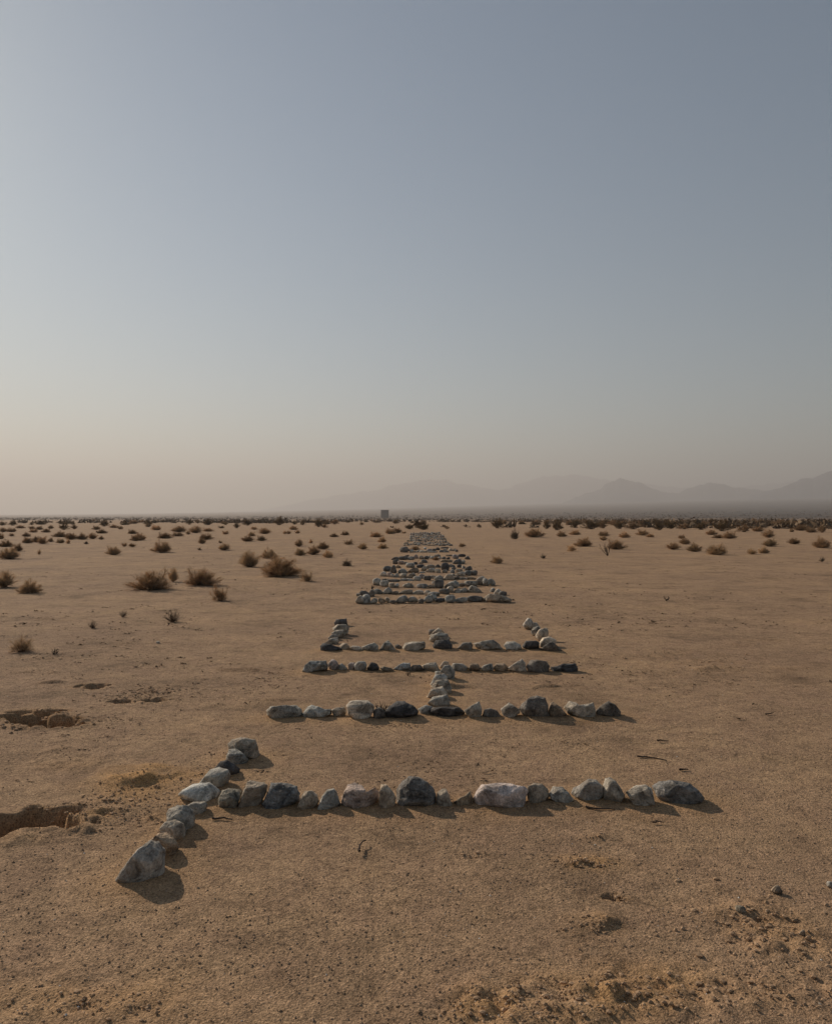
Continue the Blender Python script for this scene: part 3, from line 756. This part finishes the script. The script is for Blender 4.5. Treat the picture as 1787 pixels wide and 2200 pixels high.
PROTO = {}
def proto(kind, var, detail):
    key = (kind, var, detail)
    if key not in PROTO:
        (sv, sf), (cv, cf) = bush_proto(kind, hash(kind) % 1 + {'round': 1, 'wispy': 2, 'creosote': 3, 'grass': 4}[kind] * 10 + var, detail)
        so = mesh_obj("stems", sv, sf, M_STEM); co = mesh_obj("crown", cv, cf, M_TWIG)
        both = mesh_obj("bush", np.concatenate([sv, cv]), np.concatenate([sf, cf + len(sv)]), M_TWIG)
        PROTO[key] = (so.data, co.data, both.data)
        for o in (so, co, both): bpy.data.objects.remove(o)
    return PROTO[key]

BCOL = dict(t=(.67, .52, .355), r=(.61, .45, .295), d=(.48, .345, .22), g=(.56, .43, .28), c=(.30, .215, .12), w=(.5, .37, .25), k=(.26, .21, .16))
BNAME = dict(t='tan', r='reddish brown', d='dark brown', g='greyish tan', c='dark olive', w='pale tan', k='grey')
# cx, base y, width, height (photo pixels), kind letter, colour letter
BUSH = """8,1261,50,36,o,t 67,1275,42,32,o,t 325,1267,76,48,o,r 372,1249,22,30,o,t 434,1258,62,42,o,r 473,1291,42,38,w,r 537,1218,44,36,o,t 577,1200,32,23,o,t
604,1238,84,50,o,r 660,1250,34,26,w,t 642,1174,20,16,o,r 645,1193,24,17,o,g 673,1191,28,21,o,r 705,1198,22,17,o,t 694,1180,24,16,o,d 668,1167,9,10,o,r 717,1154,17,9,o,d
741,1150,17,10,o,d 749,1170,26,12,w,d 780,1180,22,15,o,g 808,1154,25,13,o,r 821,1165,18,13,o,r 823,1179,20,13,o,g 838,1147,25,13,o,r 853,1145,18,13,o,d 745,1217,22,18,w,k
612,1147,9,8,o,r 621,1147,11,8,o,r 639,1146,14,9,o,r 569,1147,28,14,o,r 631,1138,20,10,o,r 600,1128,24,17,c,c 633,1127,14,10,c,c 651,1128,14,12,c,c 684,1132,25,18,c,c 697,1134,15,9,c,d 777,1128,11,8,c,c
20,1200,42,27,o,t 39,1184,20,18,o,d 12,1175,28,16,o,d 3,1158,12,17,o,r 25,1143,20,10,o,d 8,1143,18,10,o,d 25,1152,13,7,o,d 58,1153,16,10,o,d 60,1167,22,15,o,d 79,1165,18,14,o,d 92,1168,20,18,o,r
110,1164,13,10,o,d 130,1167,17,11,o,g 147,1168,9,12,o,r 132,1154,28,14,o,d 154,1159,23,15,o,d 178,1159,21,15,o,d 200,1158,20,14,o,d 218,1159,12,9,o,d 72,1144,18,9,o,r 100,1144,17,10,o,d 85,1138,16,9,o,d 68,1137,14,8,o,d
45,1135,20,8,o,d 110,1136,13,10,o,d 138,1138,20,14,c,c 160,1137,15,10,c,d 69,1128,11,8,c,c 157,1127,13,8,c,c 5,1129,13,10,c,c 28,1129,19,9,c,c 218,1146,21,10,o,d 225,1131,19,14,c,c 207,1138,17,10,o,d 246,1134,17,8,o,d 258,1137,14,8,o,d
285,1147,18,11,o,d 291,1162,20,14,o,r 244,1192,28,21,o,t 268,1174,12,10,o,d 285,1175,17,8,o,d 85,1191,11,13,w,d 186,1169,10,7,o,k 347,1187,38,27,o,r 300,1161,26,17,o,r 355,1157,28,15,o,d 381,1152,24,10,o,r 385,1143,32,14,o,r
420,1145,31,16,o,r 447,1142,21,9,o,r 405,1148,10,9,o,d 444,1159,28,14,o,d 435,1168,18,13,o,r 429,1182,11,8,w,d 474,1167,9,9,w,d 485,1148,14,10,o,r 482,1182,27,15,o,t 532,1163,28,12,o,d 541,1152,15,11,o,g 562,1162,18,13,o,g
335,1139,22,12,o,r 320,1132,14,9,o,d 407,1127,15,10,c,c 447,1128,26,12,c,c 485,1128,12,9,c,c 509,1135,15,12,c,c 532,1129,22,15,c,c 546,1138,14,8,o,r 476,1135,14,7,o,d
1068,1135,30,22,c,c 1084,1127,10,8,c,c 1028,1133,9,9,c,c 1148,1154,39,20,o,r 1206,1153,22,14,o,r 1235,1149,23,12,o,r 1297,1152,24,12,o,r 1340,1155,21,14,o,r 1379,1150,26,14,o,r 1253,1174,37,22,o,r 1228,1184,22,18,w,t 1323,1180,35,24,o,r
1067,1211,24,19,o,t 1166,1200,14,12,w,k 1106,1158,22,24,w,k 1295,1161,17,11,o,t 1174,1136,18,16,c,c 1196,1139,28,21,c,c 1233,1134,17,12,c,c 1270,1137,36,19,c,c 1294,1135,24,14,c,d 1445,1180,28,15,o,r 1470,1169,22,15,o,r
1464,1157,16,9,o,r 1492,1185,28,20,o,g 1540,1192,46,25,o,t 1528,1149,23,12,o,r 1566,1157,27,18,o,r 1542,1156,26,9,o,d 1649,1155,27,19,o,r 1653,1174,31,17,o,g 1705,1169,24,14,o,d 1764,1177,33,25,o,r 1613,1191,22,16,w,g 1639,1189,20,17,o,t 1396,1154,16,9,o,r
1550,1141,34,23,c,c 1598,1143,30,15,c,d 1627,1142,24,12,o,d 1740,1144,22,13,o,d 1765,1144,24,15,c,d 1700,1143,12,10,o,d 1720,1140,26,14,o,d 1765,1207,11,15,w,k 47,1401,48,38,w,t 265,1326,26,16,g,k 372,1336,58,24,g,k 200,1350,30,18,g,k 1415,1139,22,18,c,c
992,1175,16,9,o,r 892,1182,20,10,o,r 936,1204,16,8,o,r 868,1146,10,6,o,r 910,1138,30,12,c,c 880,1137,22,11,c,c 960,1137,12,9,c,d 1440,1136,22,14,c,c 1360,1137,30,16,c,d 1330,1136,26,14,c,c 1470,1137,26,13,c,d 1505,1138,26,14,c,c"""
bl = []
for q in BUSH.split():
    cx, by, bw, bh, k, c = q.split(','); bl.append([float(cx), float(by), float(bw), float(bh), k, c, False])
for i in range(120):                                   # the crowded scrub line far off
    right = i < 78
    cx = rng.uniform(1130, 1800) if right else rng.uniform(-10, 1130)
    by = 1120 + 9 * rng.random() + (9 * rng.random() * (cx - 1130) / 650 if right else 0)
    s = (by - HORIZON) / 15
    bl.append([cx, by, s * rng.uniform(13, 26), s * rng.uniform(7, 13), 'c' if rng.random() < .5 else 'o', 'c' if rng.random() < .4 else 'd', True])
KN = dict(o='round', w='wispy', c='creosote', g='grass')
KW = dict(o='twiggy bush', w='sparse bush', c='bush', g='dry tuft')
zones = {}
for bsh in bl:
    side = 'left of' if bsh[0] < 893 else 'right of'
    z = 'crowd' if bsh[6] or (bsh[1] < 1140 and bsh[2] < 24) else 'far' if bsh[1] < 1150 else 'back' if bsh[1] < 1172 else 'middle' if bsh[1] < 1215 else 'near'
    zones.setdefault((z, side), []).append(bsh)
SECT = ["at the far left edge", "above the leftmost scattered bushes", "above the pair of large near bushes", "left of the lone block", "just below the lone block",
        "right behind the end of the stones", "under the pale middle peaks", "under the dip before the sharp peak", "just right of the sharp peak", "at the far right edge"]
ZN = dict(far="in the farthest band", back="in the back band", middle="in the middle distance", near="among the near ones")
brng = random.Random(11)
for (z, side), lst in zones.items():
    lst.sort(key=lambda t: t[0])
    for i, (cx, by, bw, bh, k, c, extra) in enumerate(lst):
        x, y, zz = hit(cx, by)
        s = y / F_PX
        det = 2 if bw >= 15 else 1
        sm, cm, both = proto(KN[k], brng.randrange(3), det)
        wsc, hsc = bw * s * 1.26, bh * s * 1.16
        rot = brng.uniform(0, 6.28)
        if bw >= 26:
            root = bpy.data.objects.new("dry_bush" if k != 'g' else "dry_tuft", None); col.objects.link(root)
            root.empty_display_size = 0.2
            for nm, md in (("stems", sm), ("crown", cm)):
                o = bpy.data.objects.new(nm, md); col.objects.link(o); o.parent = root
                o.color = (*BCOL[c], 1)
        else:
            root = bpy.data.objects.new("dry_bush" if k != 'g' else "dry_tuft", both); col.objects.link(root)
        j = brng.uniform(.85, 1.2)
        root.color = tuple(v * j for v in BCOL[c]) + (1,)
        root.location = (x, y, float(g0(x, y)) + .01)
        root.rotation_euler = (0, 0, rot); root.scale = (wsc, wsc, hsc)
        if z == 'crowd':
            k8 = min(9, max(0, int(cx // 180)))
            lab = "small dark bush in the horizon scrub, " + SECT[k8]
            tag(root, lab, "bush", "horizon scrub " + SECT[k8])
        else:
            tag(root, f"{BNAME[c]} {KW[k]}, {ORD[i + 1]} from the left {ZN[z]} {side} the stones", "bush", "dry bushes scattered over the plain")

# dead skeleton shrub, right of the stones
def dead_plant(name, px, py, wpx, hpx, n, seed_, label, cat="shrub", thick=.010):
    x, y, zz = hit(px, py); s = y / F_PX; r = np.random.default_rng(seed_)
    root = bpy.data.objects.new(name, None); col.objects.link(root); root.location = (x, y, float(g0(x, y)))
    for i in range(n):
        az = r.uniform(0, 6.28); el = r.uniform(.1, 1.0)
        dv = np.array([math.sin(el) * math.cos(az) * wpx * s * .6, math.sin(el) * math.sin(az) * wpx * s * .6, math.cos(el) * hpx * s])
        t = np.linspace(0, 1, 6)[:, None]
        P = dv * t + r.normal(size=(6, 3)) * .02 * t + np.array([0, 0, .08]) * (t - t ** 2) - np.array([0, 0, .02])
        paths, rads = [P], [np.linspace(thick, thick * .35, 6)]
        for _ in range(4):
            j = r.integers(2, 5); d2 = dv * .35 + r.normal(size=3) * hpx * s * .14
            paths.append(P[j] + d2 * np.linspace(0, 1, 3)[:, None]); rads.append(np.array([.5, .4, .25]) * thick)
        V, Fq = tubes(paths, rads, 5)
        mesh_obj("branch", V, Fq, M_STICK, parent=root)
    return tag(root, label, cat)
dead_plant("dead_shrub", 1305, 1194, 46, 24, 8, 3, "bare dead shrub with forked branches right of the stones", thick=.013)
dead_plant("dead_root", 822, 1541, 60, 26, 7, 4, "tangle of dead roots in front of the blackish stone in the second row", "dead root", .006)
dead_plant("dead_sprig", 799, 1266, 18, 8, 4, 5, "dark dead sprig at the left end behind the fifth stone row", "dead sprig", .012)
dead_plant("dead_sprig", 1431, 1291, 18, 8, 4, 6, "dark dead sprig on open sand at the right", "dead sprig", .010)
dead_plant("dead_sprig", 115, 1408, 44, 10, 5, 8, "flattened dark sprig right of the sparse bush at far left", "dead sprig", .007)
dead_plant("dead_sprig", 876, 1451, 10, 7, 3, 9, "tiny reddish sprig in front of the third stone row", "dead sprig", .005)

def stick(p0, p1, rad_, label, bend=.02, up=.012):
    a, b = np.array(hit(*p0)), np.array(hit(*p1)); t = np.linspace(0, 1, 8)[:, None]
    r = np.random.default_rng(int(p0[0])); n_ = np.array([-(b - a)[1], (b - a)[0], 0]); n_ /= np.linalg.norm(n_)
    P = a + (b - a) * t + n_ * bend * np.sin(t * math.pi) + r.normal(size=(8, 3)) * .003 + np.array([0, 0, up])
    for i in range(8): P[i, 2] = max(P[i, 2], float(g0(P[i, 0], P[i, 1])) + rad_ * .6 + .008)
    V, Fq = tubes([P - P[0]], [np.linspace(rad_, rad_ * .5, 8)], 6)
    tag(mesh_obj("stick", V, Fq, M_STICK, loc=P[0]), label, "stick")
stick((1368, 1629), (1433, 1638), .006, "thin dark curved stick on the sand between first and second rows", .02)
stick((1411, 1595), (1436, 1596), .006, "short dark stick lying beyond the right end of the nearest row", .01)
stick((1257, 1738), (1322, 1743), .006, "straight twig lying just below the nearest stone row", -.01)
stick((1401, 1771), (1426, 1772), .005, "tiny twig on the sand below the pale stones at right", .01)
stick((772, 1838), (783, 1815), .006, "dark bent twig standing out on the bare sand in the foreground", .01, .02)
stick((456, 1763), (498, 1766), .006, "short stick in the sun gap where the two near lines meet", .01)
stick((1644, 1537), (1660, 1535), .006, "short dark stick far right on open sand", .0)
stick((1460, 1658), (1478, 1657), .007, "stubby dark stick above the right end of the nearest row", .01)

def loose(px, py, wpx, hpx, colour, label, sd):
    pts = [(px + float(q.split(',')[0]) * wpx / 2, py - hpx / 2 - float(q.split(',')[1]) * hpx / 2) for q in STYLES[sd % 6].split()]
    org, V, Fc, dims = stone_shape(pts, '', 700 + sd)
    org[2] += .012
    o = mesh_obj("loose_stone", V, Fc, M_STONE, loc=org); o.color = (*COL[colour], 1)
    tag(o, label, "stone", "loose stones in the foreground")
loose(1668, 1924, 22, 16, 'brown', "small brown stone on the cloddy sand at lower right", 1)
loose(1590, 1967, 20, 15, 'olive', "small olive stone left of the trampled hollow at lower right", 2)
loose(1722, 2012, 12, 12, 'brown', "tiny reddish stone among the clods at lower right", 3)
loose(1782, 1910, 14, 12, 'light', "pale pebble at the right edge of the picture", 4)
loose(1760, 2165, 10, 8, 'light', "tiny pale pebble in the lower right corner", 5)
loose(340, 1383, 8, 5, 'light', "whitish pebble on the sand left of the fourth row", 6)

# ---------------------------------------------------------------- grit on the near sand
def grit_cloud(name, n, mat, smin, smax, label, clump, seed_):
    r = np.random.default_rng(seed_)
    oct_v = np.array([[1, 0, 0], [-1, 0, 0], [0, 1, 0], [0, -1, 0], [0, 0, 1], [0, 0, -1]], float)
    oct_f = np.array([[0, 2, 4], [2, 1, 4], [1, 3, 4], [3, 0, 4], [2, 0, 5], [1, 2, 5], [3, 1, 5], [0, 3, 5]])
    y = 2.2 + 8.5 * r.random(n) ** 1.4; x = (r.random(n) - .5) * 1.35 * y
    keep = (noise2(x / .8, y / .6, seed_) + noise2(x / .25, y / .2, seed_ + 3) * .6 + r.random(n) * .7 + .25 * clump * (x / y > .35)) > (.25 if clump else .1)
    x, y = x[keep], y[keep]; n = len(x)
    ix = np.clip(np.searchsorted(gxs, x), 1, nx - 1); iy = np.clip(np.searchsorted(gys, y), 1, ny - 1)
    tx = (x - gxs[ix - 1]) / (gxs[ix] - gxs[ix - 1]); ty = (y - gys[iy - 1]) / (gys[iy] - gys[iy - 1])
    z = (Z[iy - 1, ix - 1] * (1 - tx) + Z[iy - 1, ix] * tx) * (1 - ty) + (Z[iy, ix - 1] * (1 - tx) + Z[iy, ix] * tx) * ty
    s = smin + (smax - smin) * r.random(n) ** 5
    V = oct_v[None] * (1 + .5 * (r.random((n, 6, 3)) - .5)) * s[:, None, None] * np.array([1.15, 1.0, .75])
    a = r.random(n) * 6.28; ca, sa = np.cos(a)[:, None], np.sin(a)[:, None]
    V = np.stack([V[..., 0] * ca - V[..., 1] * sa, V[..., 0] * sa + V[..., 1] * ca, V[..., 2]], -1)
    V += np.stack([x, y, z + s * .25], -1)[:, None, :]
    Fc = oct_f[None] + (np.arange(n) * 6)[:, None, None]
    tag(mesh_obj(name, V.reshape(-1, 3), Fc.reshape(-1, 3), mat, smooth=False), label, "gravel", kind="stuff")
grit_cloud("gravel", 60000, M_GRAVEL, .0014, .0062, "fine dark gravel strewn over the near sand", 1.0, 21)
grit_cloud("quartz_grit", 900, M_WHITE, .0018, .005, "tiny white quartz grains glinting on the near sand", 0, 22)

M_CLOD = plain_material("dark_clods", (0.13, 0.09, 0.06), 0.5, 5.0)
def litter(n, seed_):
    """dry crumbs, clods and bits of twig over the middle distance"""
    r = np.random.default_rng(seed_)
    y = 4.5 * (60 / 4.5) ** r.random(n); x = (r.random(n) - .5) * 1.5 * y
    keep = noise2(x / 2.2, y / 1.6, seed_) + .7 * noise2(x / .6, y / .5, seed_ + 1) + r.random(n) * .35 > .27
    x, y = x[keep], y[keep]; n = len(x)
    ix = np.clip(np.searchsorted(gxs, x), 1, nx - 1); iy = np.clip(np.searchsorted(gys, y), 1, ny - 1); z = Z[iy, ix]
    s = (.006 + .022 * r.random(n) ** 4) * (.55 + .45 * smoothstep(5, 11, y))
    k = 6; base = r.normal(size=(n, k, 3)) * s[:, None, None] * np.array([1.6, 1.2, .35])
    tri = r.normal(size=(n, k, 3, 3)) * (s * .55)[:, None, None, None] * np.array([1.5, 1, .7])
    V = base[:, :, None, :] + tri; V[..., 2] = np.abs(V[..., 2]); V += np.stack([x, y, z], -1)[:, None, None, :]
    tag(mesh_obj("litter", V.reshape(-1, 3), np.arange(n * k * 3).reshape(-1, 3), M_CLOD, smooth=False), "dark plant crumbs and clods littering the open sand", "litter", kind="stuff")
litter(17000, 31)
M_CRUMB = plain_material("sand_crumbs", (0.39, 0.26, 0.16), 0.5, 11.0)
def crumbs(seed_):
    """broken crust and clods round the hollows and the trampled corner"""
    r = np.random.default_rng(seed_); xs_, ys_, ss_ = [], [], []
    for px, py, wx, wy, n, big in ((310, 1492, .30, .30, 420, .014), (100, 1552, .34, .18, 420, .016), (85, 1530, .3, .12, 200, .012), (115, 1408, .5, .3, 160, .014), (290, 1720, .32, .22, 420, .010),
                                   (250, 1768, .28, .14, 260, .009), (130, 1752, .2, .1, 160, .010), (1650, 2015, .24, .26, 520, .011), (1260, 1856, .15, .06, 220, .009), (1280, 1800, .06, .04, 60, .009),
                                   (1100, 2175, .30, .08, 420, .008), (1240, 2140, .26, .10, 420, .009), (1440, 2130, .25, .12, 330, .009), (1690, 2140, .22, .10, 260, .009), (1023, 1838, .06, .05, 60, .010),
                                   (1318, 1928, .04, .03, 40, .009), (1270, 1990, .16, .05, 130, .007), (190, 2170, .3, .08, 240, .007), (1500, 1420, 1.2, .8, 220, .012), (330, 1680, .2, .15, 160, .008),
                                   (900, 1640, .12, .08, 50, .008), (860, 1560, .3, .05, 120, .010), (1000, 1455, 1.0, .3, 90, .012)):
        x, y, _ = hit(px, py); n = int(n * (.62 if px < 900 else .42))
        xs_.append(x + r.normal(size=n) * wx * .6); ys_.append(y + r.normal(size=n) * wy * .6); ss_.append(.003 + (big - .003) * r.random(n) ** 2.5)
    x, y, s = map(np.concatenate, (xs_, ys_, ss_)); n = len(x)
    ix = np.clip(np.searchsorted(gxs, x), 1, nx - 1); iy = np.clip(np.searchsorted(gys, y), 1, ny - 1); z = Z[iy, ix]
    d_, f_ = icosphere(1)
    V = d_[None] * (1 + .55 * (r.random((n, len(d_), 1)) - .5)) * s[:, None, None] * (1 + .6 * (r.random((n, 1, 3)) - .5)) * np.array([1.2, 1.1, .75])
    V += np.stack([x, y, z + s * .2], -1)[:, None, :]
    Fc = f_[None] + (np.arange(n) * len(d_))[:, None, None]
    tag(mesh_obj("crumbs", V.reshape(-1, 3), Fc.reshape(-1, 3), M_CRUMB, smooth=False), "crumbled sandy clods round the hollows and the trampled corner", "clods", kind="stuff")
crumbs(41)

# ---------------------------------------------------------------- far scrub mass beyond the last bushes
def far_scrub(n, seed_):
    r = np.random.default_rng(seed_)
    d = 125 * (2400 / 125) ** (r.random(n)); th = r.uniform(-.72, .72, n)
    x, y = d * np.sin(th), d * np.cos(th)
    keep = (1.3 * noise2(x / 45, y / 90, seed_) + .35 * (th / .7) + .1 + .9 * smoothstep(500, 1300, d) + r.random(n) * .5 + .5 * noise2(x / 14, y / 40, seed_ + 4) - .42 * smoothstep(330, 140, d) - .30 * smoothstep(.25, -.05, th) * smoothstep(700, 300, d)) > .20
    keep &= ~((d > 420) & (d < 640) & (r.random(n) < .8))
    x, y, d = x[keep], y[keep], d[keep]; n = len(x)
    k = 20; sz = (.4 + 1.3 * r.random(n) ** 2.2) * (1 + d / 2500)
    c = r.normal(size=(n, k, 3)); c /= np.linalg.norm(c, axis=2)[..., None]; c[..., 2] = np.abs(c[..., 2]) * .75
    c *= (r.uniform(.35, 1.0, (n, k, 1)) * sz[:, None, None] * .75)
    tri = r.normal(size=(n, k, 3, 3)) * (sz * .26)[:, None, None, None]
    V = c[:, :, None, :] + tri
    V[..., 2] = np.clip(V[..., 2], -.05, (sz * 1.15)[:, None, None])
    V += np.stack([x, y, g0(x, y)], -1)[:, None, None, :]
    Fc = np.arange(n * k * 3).reshape(-1, 3)
    tag(mesh_obj("far_scrub", V.reshape(-1, 3), Fc, M_SCRUB, smooth=False), "dark scrub covering the far plain below the mountains", "scrub", kind="stuff")
far_scrub(15000, 5)

# ---------------------------------------------------------------- the boxy block out on the plain
def box(name, x0, x1, y0, y1, z0, z1, mat, parent):
    v = [(x, y, z) for z in (z0, z1) for y in (y0, y1) for x in (x0, x1)]
    f = [(0, 2, 3, 1), (4, 5, 7, 6), (0, 1, 5, 4), (2, 6, 7, 3), (0, 4, 6, 2), (1, 3, 7, 5)]
    return mesh_obj(name, v, f, mat, parent=parent, smooth=False)
BD = 1250.0
bx = (826.5 - 893.5) / F_PX * BD
bw2 = 8.2 / F_PX * BD; btop = (HORIZON - 1095.5) / F_PX * BD + CAM_H; bz = float(g0(bx, BD)) - .5
blk = bpy.data.objects.new("block_building", None); col.objects.link(blk); blk.location = (bx, BD, bz); H_ = btop - bz
box("wall", -bw2, bw2, 0, bw2 * 1.6, 0, H_ - .7, M_WALL, blk)
box("parapet", -bw2 - .25, bw2 + .25, -.25, bw2 * 1.6 + .25, H_ - .7, H_, M_WALL2, blk)
for i in range(5):
    xx = -bw2 + .35 + i * (2 * bw2 - .7) / 4
    box("pilaster", xx - .3, xx + .3, -.22, -.002, 0, H_ - .9, M_WALL2, blk)
box("door", -.9, .9, -.08, -.004, 0, 2.6, M_WALL2, blk)
tag(blk, "lone dark windowless block standing far off on the plain in haze", "building")

# ---------------------------------------------------------------- haze: the dusty air round everything
hz = bpy.data.materials.new("dusty_air"); hz.use_nodes = True
hn = hz.node_tree.nodes; hn.clear()
ho = hn.new('ShaderNodeOutputMaterial'); pv = hn.new('ShaderNodeVolumePrincipled')
pv.inputs['Color'].default_value = (0.86, 0.81, 0.785, 1); pv.inputs['Density'].default_value = HAZE_DENSITY
pv.inputs['Anisotropy'].default_value = 0.28
hz.node_tree.links.new(pv.outputs[0], ho.inputs['Volume'])
hb = -31.0 - 1.0
hv = [(x, y, z) for z in (hb, HAZE_TOP) for y in (-HAZE_R, HAZE_R) for x in (-HAZE_R, HAZE_R)]
haze = mesh_obj("haze", hv, [(0, 2, 3, 1), (4, 5, 7, 6), (0, 1, 5, 4), (2, 6, 7, 3), (0, 4, 6, 2), (1, 3, 7, 5)], hz, smooth=False)
tag(haze, "thin dusty haze over the whole plain", "haze", kind="stuff")
